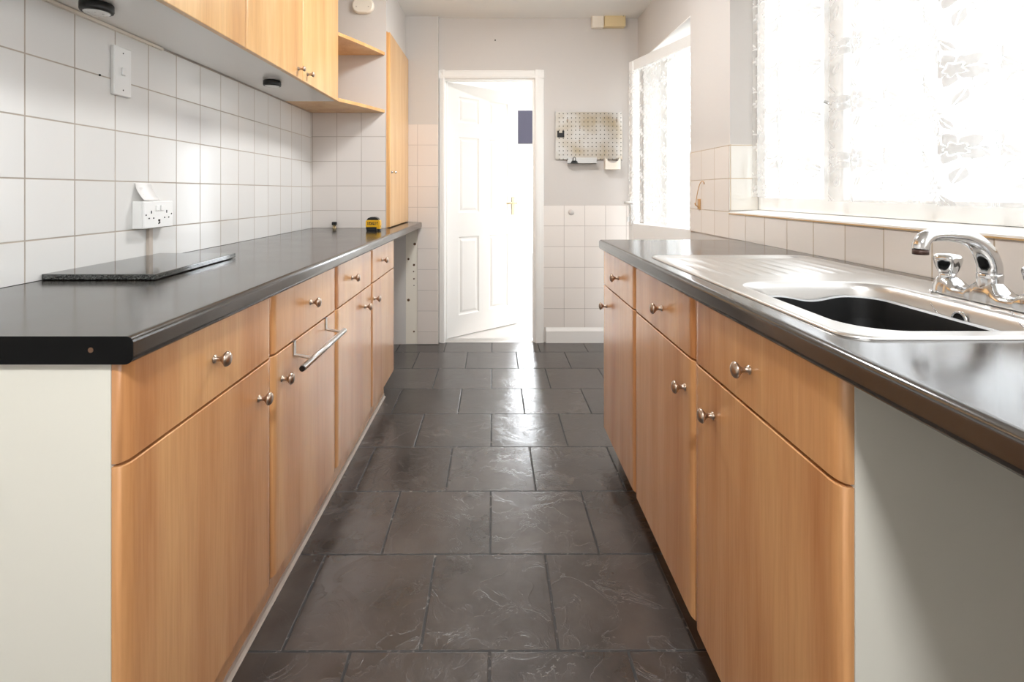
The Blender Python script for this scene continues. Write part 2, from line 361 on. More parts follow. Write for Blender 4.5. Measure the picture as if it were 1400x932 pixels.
struct(B(.352, XR, YB-.006, YB, .115, 1.0316), 'trim_5', M['tile_br'], 'white tiles right of the doorway under the perforated board', cat='tiles')
w = MB().box(XR-t_, XR, WY1, DY0-.004, .9205, 1.347).box(XR-t_, XR, -.9, WY1, .9205, 1.030)
struct(w, 'trim_6', M['tile_r'], 'white tiles behind the right worktop and beside the window', cat='tiles')
struct(B(XR-.004, 1.19, WY1-t_, WY1, 1.047, 1.347), 'trim_7', M['tile_rev'], 'white tiles lining the window reveal', cat='tiles')
w = MB().prism([(XR-.008, 1.0305), (1.20, 1.0385), (1.20, 1.0485), (XR-.008, 1.0395)], WY0, WY1-t_-.0005, 'y')
sill = struct(w, 'trim_8', M['white'], 'white tiled window sill with ochre grout edge', cat='sill')
struct(B(XR-.0095, XR-.006, WY0, WY1-t_-.0005, 1.0305, 1.0345), 'grout_line', M['grout'], parent=sill)
# skirtings
w = MB().prism([(YB, .0), (YB-.018, .0), (YB-.018, .088), (YB-.013, .098), (YB-.008, .108), (YB-.006, .115), (YB, .115)], .373, XR, 'x')
struct(w, 'baseboard_back', M['white'], 'white skirting board right of the doorway', cat='skirting')
# doorway architrave and lining
w = MB()
def arch_prof(): return [(0, 0), (.006, .019), (.02, .022), (.04, .018), (.052, .014), (.066, .012), (.072, 0)]
for sgn, xin in ((-1, -.385), (1, .287)):
    w.prism([(xin+sgn*a*(.62 if sgn < 0 else 1), YB-b_) for a, b_ in arch_prof()], 0, 2.048, 'z')
w.prism([(YB-b_, 1.979+a*.95) for a, b_ in arch_prof()], -.432, .359, 'x')
w.box(OX0, -.3855, YB, YB+.1, 0, 1.984).box(.2875, OX1, YB, YB+.1, 0, 1.984).box(OX0, OX1, YB, YB+.1, 1.984, OZ)
w.box(-.3855, -.3735, YB+.05, YB+.064, 0, 1.972).box(.2755, .2875, YB+.0, YB+.05, 0, 1.972).box(-.3855, .2875, YB+.0, YB+.05, 1.972, 1.984)
struct(w, 'trim_9', M['white'], 'white painted door frame of the doorway in the end wall', cat='door frame')
struct(MB().prism([(YB-.006, 0.0002), (YB+.085, .0002), (YB+.07, .010), (YB+.01, .010)], -.385, .287, 'x'), 'trim_10', M['satin'], 'thin threshold strip across the doorway', cat='threshold')
struct(B(.63, .75, 2.36, 2.62, 0, .0035), 'trim_11', M['patch'], 'bare patch at the floor edge beside the right cabinets', cat='floor patch')

# ------------------------------------------------------------------ six panel door, open into the next room
LW, LH, LT = .748, 1.968, .038
w = MB()
cols = [(.118, .322), (.428, .632)]; rows = [(.16, .772), (.962, 1.555), (1.666, 1.868)]
def panel_face(mb, y, s_):
    """door face at depth y with moulded recesses; s_ is the outward direction"""
    xs = [0, cols[0][0], cols[0][1], cols[1][0], cols[1][1], LW]; zs = [0, rows[0][0], rows[0][1], rows[1][0], rows[1][1], rows[2][0], rows[2][1], LH]
    for i in range(5):
        for j in range(7):
            x0, x1, z0, z1 = xs[i], xs[i+1], zs[j], zs[j+1]
            if i in (1, 3) and j in (1, 3, 5):
                rings = []
                for ins, dy in ((0, 0), (.008, .007), (.018, .009), (.034, .002), (.04, .0015)):
                    rings.append([(x0+ins, y-s_*dy, z0+ins), (x1-ins, y-s_*dy, z0+ins), (x1-ins, y-s_*dy, z1-ins), (x0+ins, y-s_*dy, z1-ins)])
                loft(mb, rings, False, cap1=True)
            else: mb.add([(x0, y, z0), (x1, y, z0), (x1, y, z1), (x0, y, z1)], [(0, 1, 2, 3)])
panel_face(w, 0, -1); panel_face(w, LT, 1)
w.add([(0, 0, 0), (LW, 0, 0), (LW, LT, 0), (0, LT, 0), (0, 0, LH), (LW, 0, LH), (LW, LT, LH), (0, LT, LH)], [(0, 1, 2, 3), (4, 5, 6, 7), (0, 3, 7, 4), (1, 2, 6, 5)])
door = struct(w, 'door_1', M['white'], 'white six panel door standing open in the doorway', cat='door')
door.location = (-.383, YB+.069, .008); door.rotation_euler = (0, 0, R(40.5))
h_ = MB().box(LW-.075, LW-.04, -.006, 0, .93, 1.08, b=.002).tube([(LW-.058, -.004, 1.03), (LW-.058, -.045, 1.03)], .008).tube([(LW-.055, -.045, 1.03), (LW-.1, -.047, 1.032), (LW-.165, -.045, 1.028)], .007)
struct(h_, 'door_handle', M['gold'], parent=door)
w = MB()
for z in (.2, 1.0, 1.75): w.tube([(-.002, -.004, z), (-.002, -.004, z+.09)], .005, 8)
struct(w, 'hinge', M['gold'], parent=door)
# next room
NX0, NX1, NY1 = -1.6, 1.35, 5.5
M['floor2'] = mat('pale vinyl floor', (216, 212, 208), .25)
struct(B(NX0, NX1, YB+.06, NY1, -.1, 0), 'floor_beyond', M['floor2'], 'pale floor of the room beyond the doorway', cat='floor')
struct(B(NX0, NX1, YB+.1, NY1, ZC, ZC+.1), 'ceiling_beyond', M['ceil'], 'ceiling of the room beyond the doorway', cat='ceiling')
struct(MB().box(NX0, .245, NY1, NY1+.1, 0, ZC).box(1.15, NX1, NY1, NY1+.1, 0, ZC).box(.245, 1.15, NY1, NY1+.1, 0, .45).box(.245, 1.15, NY1, NY1+.1, 1.64, ZC), 'wall_beyond', M['ceil'], 'white far wall seen through the doorway', cat='wall')
w = MB().box(NX0-.1, NX0, YB+.1, NY1, 0, ZC)
struct(w, 'wall_beyond_left', M['ceil'], 'left wall of the room beyond', cat='wall')
w = MB().box(NX1, NX1+.1, YB+.1, 4.25, 0, ZC).box(NX1, NX1+.1, 5.4, NY1, 0, ZC).box(NX1, NX1+.1, 4.25, 5.4, 2.2, ZC).box(NX1, NX1+.1, 4.25, 5.4, 0, .3)
struct(w, 'wall_beyond_right', M['ceil'], 'right wall of the room beyond', cat='wall')
struct(B(.0, NX1, NY1-.016, NY1, 0, .09), 'baseboard_beyond', M['white'], 'white skirting on the far wall beyond the doorway', cat='skirting')
w = MB().box(.246, .275, NY1+.02, NY1+.07, .451, 1.639).box(1.12, 1.149, NY1+.02, NY1+.07, .451, 1.639).box(.275, 1.12, NY1+.02, NY1+.07, .451, .48).box(.275, 1.12, NY1+.02, NY1+.07, 1.61, 1.639)  # window added to make the doorway bright and give the floor its glare
added_win = struct(w, 'added_window', M['upvc'], 'bright window added in the far wall for glare through the doorway', cat='window')
struct(B(.275, 1.12, NY1+.042, NY1+.048, .48, 1.61), 'glass_pane', M['glass'], parent=added_win)
o = B(.225, 1.16, NY1-.02, NY1-.0005, 1.645, 1.995, b=.002).build('wall_panel', M['mauve'])
tag(o, 'mauve grey panel on the white far wall seen through the doorway', 'panel')

# ------------------------------------------------------------------ knob
def knob(name, parent, pos, dirx, r=.0155, m_=None):
    """mushroom knob; dirx +1 sticks out towards +x"""
    prof = [(.0085, 0), (.0085, .0015), (.0055, .003), (.005, .012), (.0065, .016), (r*.8, .021), (r, .0245), (r*.98, .027), (r*.8, .0305), (r*.45, .0325), (.0008, .033)]
    prof = [(a, dirx*b_) for a, b_ in prof]
    return MB().lathe(prof, (0, 0, 0), 'x', 22).build(name, m_ or M['brass'], parent, loc=pos)
def front_panel(y0, y1, z0, z1, xf, side, th=.019, roll=.026, dep=.0125):
    """post formed front: long vertical edges roll back. side=+1: room lies to +x of the face"""
    g_ = .0015; y0 += g_; y1 -= g_
    pts = []
    n = 7
    for k in range(n+1):
        t = pi/2*k/n; pts.append((xf-side*dep*(1-sin(t)), y0+roll*(1-cos(t))))
    pts += [(xf, y0+roll+.004), (xf, y1-roll-.004)]
    for k in range(n+1):
        t = pi/2*(1-k/n); pts.append((xf-side*dep*(1-sin(t)), y1-roll*(1-cos(t))))
    pts += [(xf-side*th, y1), (xf-side*th, y0)]
    mb = MB(); nP = len(pts)
    v = [(a, b_, z0) for a, b_ in pts]+[(a, b_, z1) for a, b_ in pts]
    # soft top and bottom arris
    e = .0016
    def inset(z, zz):
        out = []
        for a, b_ in pts: out.append((a-side*(e if abs(a-(xf-side*th)) > 1e-6 else 0), b_, zz))
        return out
    rings = [inset(z0, z0), [(a, b_, z0+e) for a, b_ in pts], [(a, b_, z1-e) for a, b_ in pts], inset(z1, z1)]
    loft(mb, rings, True, cap0=True, cap1=True)
    for i, f in enumerate(mb.f):
        if len(f) == 4 and (nP-2 in [q % nP for q in f] or nP-1 in [q % nP for q in f]): mb.sm[i] = False
    return mb
def autosmooth(o):
    try:
        me = o.data
        me.shade_smooth() if hasattr(me, 'shade_smooth') else None
        o.data.set_sharp_from_angle(angle=R(35))
    except Exception: pass
    return o

# ------------------------------------------------------------------ left base cabinets
XFL, XFR = -.5743, .468
left_lab = ['beech base cabinet nearest on the left, with its cream end panel showing',
            'left beech base cabinet with the steel towel rail hooked on its door',
            'third beech base cabinet along the left run, beyond the towel rail',
            'last beech base cabinet on the left, beside the bare wall strip']
kn_l = [(1.055, 1.252), (1.60, 1.387), (2.06, 2.262), (2.60, 2.435)]
U = .532
for i in range(4):
    y0 = .797+U*i; y1 = y0+U
    e = tag(empty('base_cabinet', ((XL+XFL)/2, (y0+y1)/2, 0)), left_lab[i], 'cabinet', 'beech base cabinets along the left wall')
    ox, oy = e.location.x, e.location.y
    def loc(mb): mb.v = [(a-ox, b_-oy, c) for a, b_, c in mb.v]; return mb
    loc(B(XL+.002, XFL-.0195, y0+.0005, y1-.0005, .133, .8665)).build('carcass', M['lam'], e)
    d = autosmooth(loc(front_panel(y0, y1, .709, .8665, XFL, 1)).build('drawer_front', M['wood'], e))
    knob('knob', d, (XFL-ox, kn_l[i][0]-oy, .789), 1)
    d = autosmooth(loc(front_panel(y0, y1, .133, .704, XFL, 1)).build('door', M['wood'], e))
    knob('knob', d, (XFL-ox, kn_l[i][1]-oy, .6295), 1)
pl = B(-.64, -.622, .80, 2.86, 0, .1325).build('plinth', M['wood']); tag(pl, 'beech plinth board under the left base cabinets', 'plinth')
MB().prism([(-.622, .0), (-.6108, .0), (-.6115, .003), (-.619, .007), (-.619, .018), (-.622, .018)], .80, 2.86, 'y').build('seal_strip', M['trunk'], pl, label='white plastic sealing strip along the floor')
# ------------------------------------------------------------------ right base cabinets
right_lab = ['beech base cabinet nearest on the right, with the grey end panel',
             'middle beech base cabinet on the right under the sink drainer',
             'farthest beech base cabinet on the right, by the skirting board']
kn_r = [(.958, 1.118), (1.466, 1.284), (1.987, 2.197)]
U2 = .525
for i in range(3):
    y0 = .703+U2*i; y1 = y0+U2
    e = tag(empty('base_cabinet', ((XR+XFR)/2, (y0+y1)/2, 0)), right_lab[i], 'cabinet', 'beech base cabinets along the right wall')
    ox, oy = e.location.x, e.location.y
    def loc(mb): mb.v = [(a-ox, b_-oy, c) for a, b_, c in mb.v]; return mb
    t = .018; xa, xb = XFR+.0195, XR-.008; ya, yb = y0+.0005, y1-.0005
    cm = MB().box(xa, xb, ya, ya+t, .108, .878).box(xa, xb, yb-t, yb, .108, .878).box(xa, xb, ya+t, yb-t, .108, .126).box(xb-.006, xb, ya+t, yb-t, .126, .878).box(xa, xa+t, ya+t, yb-t, .84, .878)
    loc(cm).build('carcass', M['lam'], e)
    d = autosmooth(loc(front_panel(y0, y1, .7305, .8755, XFR, -1)).build('drawer_front', M['wood'], e))
    knob('knob', d, (XFR-ox, kn_r[i][0]-oy, .8), -1)
    d = autosmooth(loc(front_panel(y0, y1, .108, .7255, XFR, -1)).build('door', M['wood'], e))
    knob('knob', d, (XFR-ox, kn_r[i][1]-oy, .646), -1)
pl = B(.531, .549, .72, 2.25, 0, .1075).build('plinth', M['wood']); tag(pl, 'beech plinth board under the right base cabinets', 'plinth')

# ------------------------------------------------------------------ worktops
def nose(xn, xback, zt, th, s_):
    """profile in x,z: rounded front at xn, s_=+1 front faces +x"""
    r1, r2 = .011, .012; p_ = []
    for k in range(7):
        t = pi/2*k/6; p_.append((xn-s_*r1*(1-cos(pi/2-t)) if False else xn-s_*r1*(1-sin(t)), zt-r1*(1-cos(t))))
    # p_ runs top -> front
    p_ = [(xn-s_*r1*(1-sin(pi/2*k/6)), zt-r1*(1-cos(pi/2*k/6))) for k in range(7)]
    q_ = [(xn-s_*r2*(1-cos(pi/2*k/6)), zt-th+r2*(1-sin(pi/2*k/6))) for k in range(7)]
    # short flats either side of each curve keep the wide faces' shading normals true
    return [(xback, zt), (xn-s_*(r1+.003), zt)]+p_+[(xn, zt-r1-.002), (xn, zt-th+r2+.002)]+q_+[(xn-s_*(r2+.003), zt-th), (xback, zt-th)]
ZTL, ZTR = .9095, .9200
w = MB().prism(nose(-.5515, XL+.0005, ZTL, .0425, 1), .787, 3.175, 'y', smooth=True)
o = autosmooth(w.build('worktop', M['top'])); tag(o, 'dark charcoal laminate worktop running along the left wall', 'worktop')
w = MB().prism(nose(-.5515, -.93, ZTL, .0425, 1), 3.1751, 3.835, 'y', smooth=True)
autosmooth(w.build('end_section', M['top'], o))
np_ = nose(-.5515, XL+.0005, ZTL, .0425, 1)
MB().prism(np_, .7855, .7869, 'y').build('end_cap', mat('matt black edging', (6, 6, 6), .6, spec=.15), o, label='matt black end strip')
w = MB().lathe([(.004, .7848), (.004, .7856)], (-.615, 0, .889), 'y', 16).build('screw_cap', M['hole'], o)
# right worktop has a cut-out for the sink bowl
bx0, bx1, by0, by1 = .535, .875, .765, 1.20
w = MB().prism(nose(.4525, bx0, ZTR, .042, -1), -.6, 2.282, 'y', smooth=True)
w.box(bx0, bx1, -.6, by0, ZTR-.042, ZTR).box(bx0, bx1, by1, 2.282, ZTR-.042, ZTR).box(bx1, XR-t_-.0005, -.6, 2.282, ZTR-.042, ZTR)
o = autosmooth(w.build('worktop', M['top'])); tag(o, 'dark charcoal laminate worktop under the window holding the steel sink', 'worktop')
# support panel for the near end of the right worktop, behind the viewer
# ------------------------------------------------------------------ sink
e = tag(empty('kitchen_sink', (.75, 1.2, ZTR)), 'stainless steel inset sink with ribbed drainer in the right worktop', 'sink')
sx0, sx1, sy0, sy1 = .4965, 1.000, .729, 1.69
def L(mb, e_): mb.v = [(a-e_.location.x, b_-e_.location.y, c-e_.location.z) for a, b_, c in mb.v]; return mb
zs = ZTR+.0045
def zring(x0, x1, y0, y1, r_, z, n=8): return [(a, b_, z) for a, b_ in rrect(x0, x1, y0, y1, r_, n)]
rim = MB()
Rr = .045
# rolled outer edge then flat deck up to bowl
bi = (.548, .862, .775, 1.185)
rings = [zring(sx0, sx1, sy0, sy1, Rr, ZTR+.0004), zring(sx0+.0005, sx1-.0005, sy0+.0005, sy1-.0005, Rr, ZTR+.0028), zring(sx0+.003, sx1-.003, sy0+.003, sy1-.003, Rr-.002, zs),
         zring(sx0+.009, sx1-.009, sy0+.009, sy1-.009, Rr-.006, zs), zring(sx0+.013, sx1-.013, sy0+.013, sy1-.013, Rr-.008, zs-.0015)]
loft(rim, rings)
import bmesh
def grid_deck(mb, outer, hole, z, nx, ny, hfun):
    """deck between a rounded outer outline and a rounded hole, as a height field"""
    pass
# deck = outer ring bridged to hole ring plus a drainer height field laid in its own rectangle
dk = (.530, .965, 1.235, 1.655)       # drainer field
inner = zring(sx0+.013, sx1-.013, sy0+.013, sy1-.013, Rr-.008, zs-.0015)
bm = bmesh.new()
def addring(r_):
    vs = [bm.verts.new(q) for q in r_]
    es = [bm.edges.new((vs[i], vs[(i+1) % len(vs)])) for i in range(len(vs))]
    return vs, es
hole = zring(bi[0]-.010, bi[1]+.010, bi[2]-.010, bi[3]+.010, .08, zs-.0015, 10)
dr = [(a, b_, zs-.0015) for a, b_ in rrect(*dk, .03, 4)]
es = []
for r_ in (inner, hole, dr): es += addring(r_)[1]
bmesh.ops.triangle_fill(bm, use_beauty=True, use_dissolve=False, edges=es, normal=(0, 0, 1))
# remove faces inside the holes
for f in list(bm.faces):
    c = f.calc_center_median()
    if (bi[0]-.0095 < c.x < bi[1]+.0095 and bi[2]-.0095 < c.y < bi[3]+.0095 and all(any((v.co-type(v.co)(h)).length < 1e-6 for h in hole) for v in f.verts)) or all(any((v.co-type(v.co)(h)).length < 1e-6 for h in dr) for v in f.verts):
        bm.faces.remove(f)
bm.verts.index_update()
rim.add([v.co[:] for v in bm.verts], [[v.index for v in f.verts] for f in bm.faces]); bm.free()
# bowl walls
br = lambda ins, z, r_: zring(bi[0]+ins, bi[1]-ins, bi[2]+ins, bi[3]-ins, r_, z, 10)
bowl = [zring(bi[0]-.010, bi[1]+.010, bi[2]-.010, bi[3]+.010, .08, zs-.0015, 10), br(-.006, zs-.0022, .078), br(0, zs-.0075, .074), br(.004, zs-.018, .07), br(.008, zs-.06, .068), br(.018, zs-.135, .062), br(.03, zs-.148, .055), br(.055, zs-.153, .04)]
loft(rim, bowl, cap1=True)
# drainer height field: ribs fanning towards the bowl
nx_, ny_ = 90, 60; base = len(rim.v); dv = []
outl = rrect(*dk, .03, 4)
for j in range(ny_+1):
    for i in range(nx_+1):
        u_, v_ = i/nx_, j/ny_
        x = dk[0]+(dk[1]-dk[0])*u_; y = dk[2]+(dk[3]-dk[2])*v_
        ed = min(u_, 1-u_, v_*1.3, (1-v_)*1.3)
        k = min(1, ed/.05); k = k*k*(3-2*k)
        z = zs-.0015-.0028*k
        # ribs run along y, ends staggered
        q = (u_-.06)/.88*9
        if 0 <= q < 9:
            fq = abs((q % 1)-.5)*2
            rib = max(0, 1-(fq/.42)**2)
            lo, hi = .10+.12*(q/9), .93-.05*abs(sin(int(q)*1.3))
            en = max(0, min(1, (v_-lo)/.06))*max(0, min(1, (hi-v_)/.06))
            z += .0022*rib*en*k
        dv.append((x, y, z))
rim.add(dv, [(j*(nx_+1)+i, j*(nx_+1)+i+1, (j+1)*(nx_+1)+i+1, (j+1)*(nx_+1)+i) for j in range(ny_) for i in range(nx_)], True)
L(rim, e).build('basin_and_drainer', M['steel'], e)
# overflow hole
ov = MB().lathe([(.0165, .8555), (.0165, .8525), (.0125, .8515), (.012, .8535), (.012, .8558)], (0, .955, .893), 'x', 20)
L(ov, e).build('overflow_ring', M['chrome'], e)
ov = MB().lathe([(.012, .8546), (.012, .8541)], (0, .955, .893), 'x', 20)
L(ov, e).build('overflow_hole', M['dark'], e)
# black washing up bowl
e = tag(empty('washing_up_bowl', (.73, .98, .80)), 'black plastic washing up bowl sitting inside the steel sink', 'washing-up bowl')
cx, cy = .706, .979
def bowlring(hx, hy, r_, z, wav=0):
    out = []
    for a, b_ in rrect(cx-hx, cx+hx, cy-hy, cy+hy, r_, 10):
        dx = (a-cx)/hx
        zz = z-wav*(max(0, 1-(dx/.42)**2)**1.5 if abs(dx) < .42 and abs(b_-cy) > hy*.9 else 0)
        out.append((a, b_, zz))
    return out
def dense(r_, z, hx, hy, wav): 
    pts = rrect(cx-hx, cx+hx, cy-hy, cy+hy, r_, 10); out = []
    for i, (a, b_) in enumerate(pts):
        c_, d_ = pts[(i+1) % len(pts)]; n = max(1, int(math.hypot(c_-a, d_-b_)/.012)+1)
        out.append((a, b_))
    return out
def resample(pts, n=160):
    Ls = [0]
    for i in range(len(pts)): Ls.append(Ls[-1]+math.hypot(pts[(i+1) % len(pts)][0]-pts[i][0], pts[(i+1) % len(pts)][1]-pts[i][1]))
    out = []; j = 0
    for k in range(n):
        t = Ls[-1]*k/n
        while Ls[j+1] < t: j += 1
        a, b_ = pts[j], pts[(j+1) % len(pts)]; q = (t-Ls[j])/max(1e-9, Ls[j+1]-Ls[j]); out.append((a[0]+(b_[0]-a[0])*q, a[1]+(b_[1]-a[1])*q))
    return out
def ringw(ins, r_, z, wav):
    hx, hy = .145-ins, .195-ins; out = []
    for a, b_ in resample(rrect(cx-hx, cx+hx, cy-hy, cy+hy, r_, 10)):
        zz = z
        if abs(b_-cy) > hy*.93:
            q = abs(a-cx)/(.075)
            if q < 1: zz = z-wav*(.5+.5*cos(pi*q))
        out.append((a, b_, zz))
    return out
w = loft(MB(), [ringw(.008, .055, .888, .010), ringw(.002, .06, .8885, .010), ringw(0, .062, .892, .010), ringw(.003, .06, .8955, .010), ringw(.012, .054, .8955, .010), ringw(.014, .053, .8935, .010)], True)  # rim coloured pale to paint in the light it reflects
L(w, e).build('rim', mat('pale rim highlight', (190, 192, 194), .35), e, label='rim of the black bowl, coloured pale as its highlight')
w = loft(MB(), [ringw(.008, .055, .888, .010), ringw(.022, .05, .85, 0), ringw(.035, .04, .785, 0)], True, cap1=True)
loft(w, [ringw(.014, .053, .8935, .010), ringw(.018, .050, .880, .010), ringw(.024, .046, .84, 0), ringw(.034, .038, .795, 0), ringw(.045, .03, .790, 0)], True, cap1=True)
L(w, e).build('bowl', M['blackbowl'], e)
# ------------------------------------------------------------------ mixer tap
TX, TY, TZ = .918, .963, zs+.0
e = tag(empty('mixer_tap', (TX, TY, TZ)), 'chrome deck mixer tap with swivel spout and two faceted handles', 'tap')
w = MB()
# bridge body: elongated base, lofted along y with varying height
ny = 48; rings = []; HWY = .118
for j in range(ny+1):
    y = -HWY+2*HWY*j/ny; q = abs(y)
    end = max(0, (q-.088)/.030); wdt = .0245*math.sqrt(max(.02, 1-end**2))
    ht = .020+.022*math.exp(-(q/.026)**4)+.016*math.exp(-((q-.09)/.024)**4)
    if q > .105: ht *= math.sqrt(max(.05, 1-((q-.105)/.014)**2))
    prof = []
    for k in range(15):
        t = pi*k/14; cc, ss = cos(t), sin(t)
        wx = wdt*(abs(cc)**.75)*(1 if cc > 0 else -1)*(1-.22*ss*(ht > .03))
        prof.append((wx, y, ht*(ss**.7 if ss > 0 else 0)))
    rings.append(prof)
n = 15
w.add([p_ for r_ in rings for p_ in r_], [(j*n+k, j*n+k+1, (j+1)*n+k+1, (j+1)*n+k) for j in range(ny) for k in range(n-1)], True)
w.lathe([(.024, .0), (.021, .012), (.0185, .030), (.019, .044), (.0195, .052), (.0185, .053)], (0, 0, 0), 'z', 32)
for s_ in (-1, 1): w.lathe([(.021, .004), (.0165, .018), (.0145, .034), (.014, .042)], (0, s_*.090, 0), 'z', 28)
w.build('body', M['chrome'], e)
# spout
w = MB()
tip = (-.152, -.028)   # horizontal reach from the pivot
ctrl = [(0, .0535), (.002, .070), (.012, .092), (.030, .110), (.055, .1215), (.085, .126), (.112, .127), (.132, .1255), (.145, .120), (.152, .110), (.1535, .101)]
ln = math.hypot(*tip); dx, dy = tip[0]/ln, tip[1]/ln; k_ = ln/.1535
def cr(P_, n=5):
    out = []
    for i in range(len(P_)-1):
        p0, p1, p2, p3 = P_[max(i-1, 0)], P_[i], P_[i+1], P_[min(i+2, len(P_)-1)]
        for s_ in range(n):
            t = s_/n
            out.append(tuple(.5*((2*p1[d_])+(-p0[d_]+p2[d_])*t+(2*p0[d_]-5*p1[d_]+4*p2[d_]-p3[d_])*t*t+(-p0[d_]+3*p1[d_]-3*p2[d_]+p3[d_])*t**3) for d_ in range(len(p1))))
    out.append(P_[-1]); return out
sm = cr([(a, b_, r_) for (a, b_), r_ in zip(ctrl, (.0185, .0185, .0175, .0155, .0138, .0125, .0118, .0118, .0125, .013, .013))])
w.tube([(a*k_*dx, a*k_*dy, b_) for a, b_, r_ in sm], [r_ for a, b_, r_ in sm], 24)
sp = w.build('spout', M['chrome'], e)
MB().lathe([(.0125, 0), (.0125, -.009), (.0115, -.0095)], (tip[0], tip[1], .101), 'z', 24).build('aerator', mat('brown aerator', (70, 48, 40), .4, .3), sp, label='brown aerator ring at the spout tip')
for s_ in (-1, 1):
    w = MB(); prof = []
    seg = 48; hs = [(.0135, .040, 0), (.0165, .043, .3), (.0215, .055, 1), (.0245, .068, 1), (.0235, .074, .6), (.019, .0775, .2), (.010, .0795, 0), (.001, .080, 0)]
    rings = []
    for r_, z, fl in hs:
        rings.append([((r_*(1-.11*fl*(.5-.5*cos(6*(2*pi*k/seg)))))*cos(2*pi*k/seg), s_*.090+(r_*(1-.11*fl*(.5-.5*cos(6*(2*pi*k/seg)))))*sin(2*pi*k/seg), z) for k in range(seg)])
    loft(w, rings, True, cap0=True, cap1=True)
    w.build('tap_handle', M['chrome'], e)
# plug chain: bead chain from the ledge into the bowl
e = tag(empty('plug_chain', (.888, 1.058, zs)), 'fine ball chain hanging from the tap into the sink bowl', 'chain')
def beads(path, step=.0034, r_=.0015):
    pts = cr(path, 20); out = [pts[0]]; acc = 0
    for a, b_ in zip(pts, pts[1:]):
        acc += math.dist(a, b_)
        if acc >= step: out.append(b_); acc = 0
    mb = MB()
    for q in out: mb.lathe([(r_*.3, -r_), (r_, -r_*.4), (r_, r_*.4), (r_*.3, r_)], q, 'z', 8)
    mb.tube(pts[::6]+[pts[-1]], .0005, 5); return mb
L(beads([(.888, 1.058, zs+.003), (.880, 1.050, zs-.001), (.866, 1.035, zs-.008), (.857, 1.015, zs-.022), (.856, .992, zs-.042)]), e).build('bead_chain', M['chrome'], e)
L(MB().lathe([(.004, -.0004), (.004, .004), (.002, .006)], (.888, 1.058, zs), 'z', 12), e).build('chain_stay', M['chrome'], e)
e = tag(empty('sink_plug', (.856, .80, zs-.02)), 'sink plug ring and short chain at the right end of the bowl', 'plug')
L(beads([(.872, .875, zs+.001), (.866, .862, zs-.006), (.856, .842, zs-.014), (.853, .825, zs-.018)]), e).build('bead_chain', M['chrome'], e)
w = MB()
w.tube([(.850+.004*sin(2*pi*k/20), .812+.014*cos(2*pi*k/20), zs-.020+.014*sin(2*pi*k/20)) for k in range(21)], .0016, 8)
L(w, e).build('pull_ring', M['chrome'], e)

# ------------------------------------------------------------------ wall cabinets, left
ZW, ZWT = 1.615, 2.335
wl = ['left wall cabinet nearest the viewer, mostly out of the top of the frame', 'beech wall cabinet with two knobbed doors beside the corner shelves']
for i, (y0, y1) in enumerate(((.727, 1.7498), (1.7502, 2.773))):
    e = tag(empty('wall_cabinet', ((XL-.844)/2, (y0+y1)/2, ZW)), wl[i], 'cabinet', 'beech wall cabinets')
    ox, oy = e.location.x, e.location.y
    def loc(mb): mb.v = [(a-ox, b_-oy, c-ZW) for a, b_, c in mb.v]; return mb
    xb = XL+.0005 if i == 0 else XL+.009
    loc(B(xb, -.864, y0, y1, ZW+.001, ZWT)).build('carcass', M['under'], e)
    ym = (y0+y1)/2
    for (a, b_, ky) in ((y0, ym, ym-.055), (ym, y1, ym+.052)):
        d = autosmooth(loc(front_panel(a, b_, ZW, ZWT, -.844, 1, .019, .012, .005)).build('door', M['woodlight'], e))
        if i == 1: knob('knob', d, (-.844-ox, ky-oy, 1.655-ZW), 1, .0115)
        else: knob('knob', d, (-.844-ox, ky-oy, 1.655-ZW), 1, .0115)
o = B(XL+t_, XL+t_+.010, .9, 1.745, 1.606, 1.6145).build('batten', M['offwhite']); tag(o, 'thin cream batten under the nearest wall cabinet against the tiles', 'batten')
# corner shelves
for z, lab, th in ((1.6155, 'lower beech corner shelf level with the cabinet underside', .019), (1.968, 'upper beech corner shelf beside the wall cabinet', .019)):
    ya = 2.7745
    poly = [(XL+t_+.001, ya), (-.846, ya), (-.842, ya+.006)]+[(-.842+.160*k/8+.006*sin(pi*k/8), ya+.006+.392*k/8) for k in range(1, 9)]+[(XL+t_+.001, 3.1685)] if z < 1.7 else [(XL+.0005, ya), (-.846, ya), (-.842, ya+.006)]+[(-.842+.160*k/8+.006*sin(pi*k/8), ya+.006+.392*k/8) for k in range(1, 9)]+[(XL+.0005, 3.174)]
    o = MB().prism(poly, z, z+th).build('corner_shelf', M['woodlight'], bevel=.0015); tag(o, lab, 'shelf', 'open corner shelves')
# tall cupboard door on the boxed column
e = tag(empty('cupboard', (-.665, 3.5, .912)), 'tall narrow beech cupboard front on the side of the boxed corner', 'cupboard')
L(B(-.6748, -.668, 3.178, 3.845, .9115, 2.115), e).build('frame', M['woodlight'], e)
d = L(B(-.668, -.652, 3.182, 3.842, .915, 2.112, b=.002), e).build('door', M['woodlight'], e)
knob('knob', d, (-.652+.665, 3.225-3.5, 1.254-.912), 1, .0085, M['chrome'])
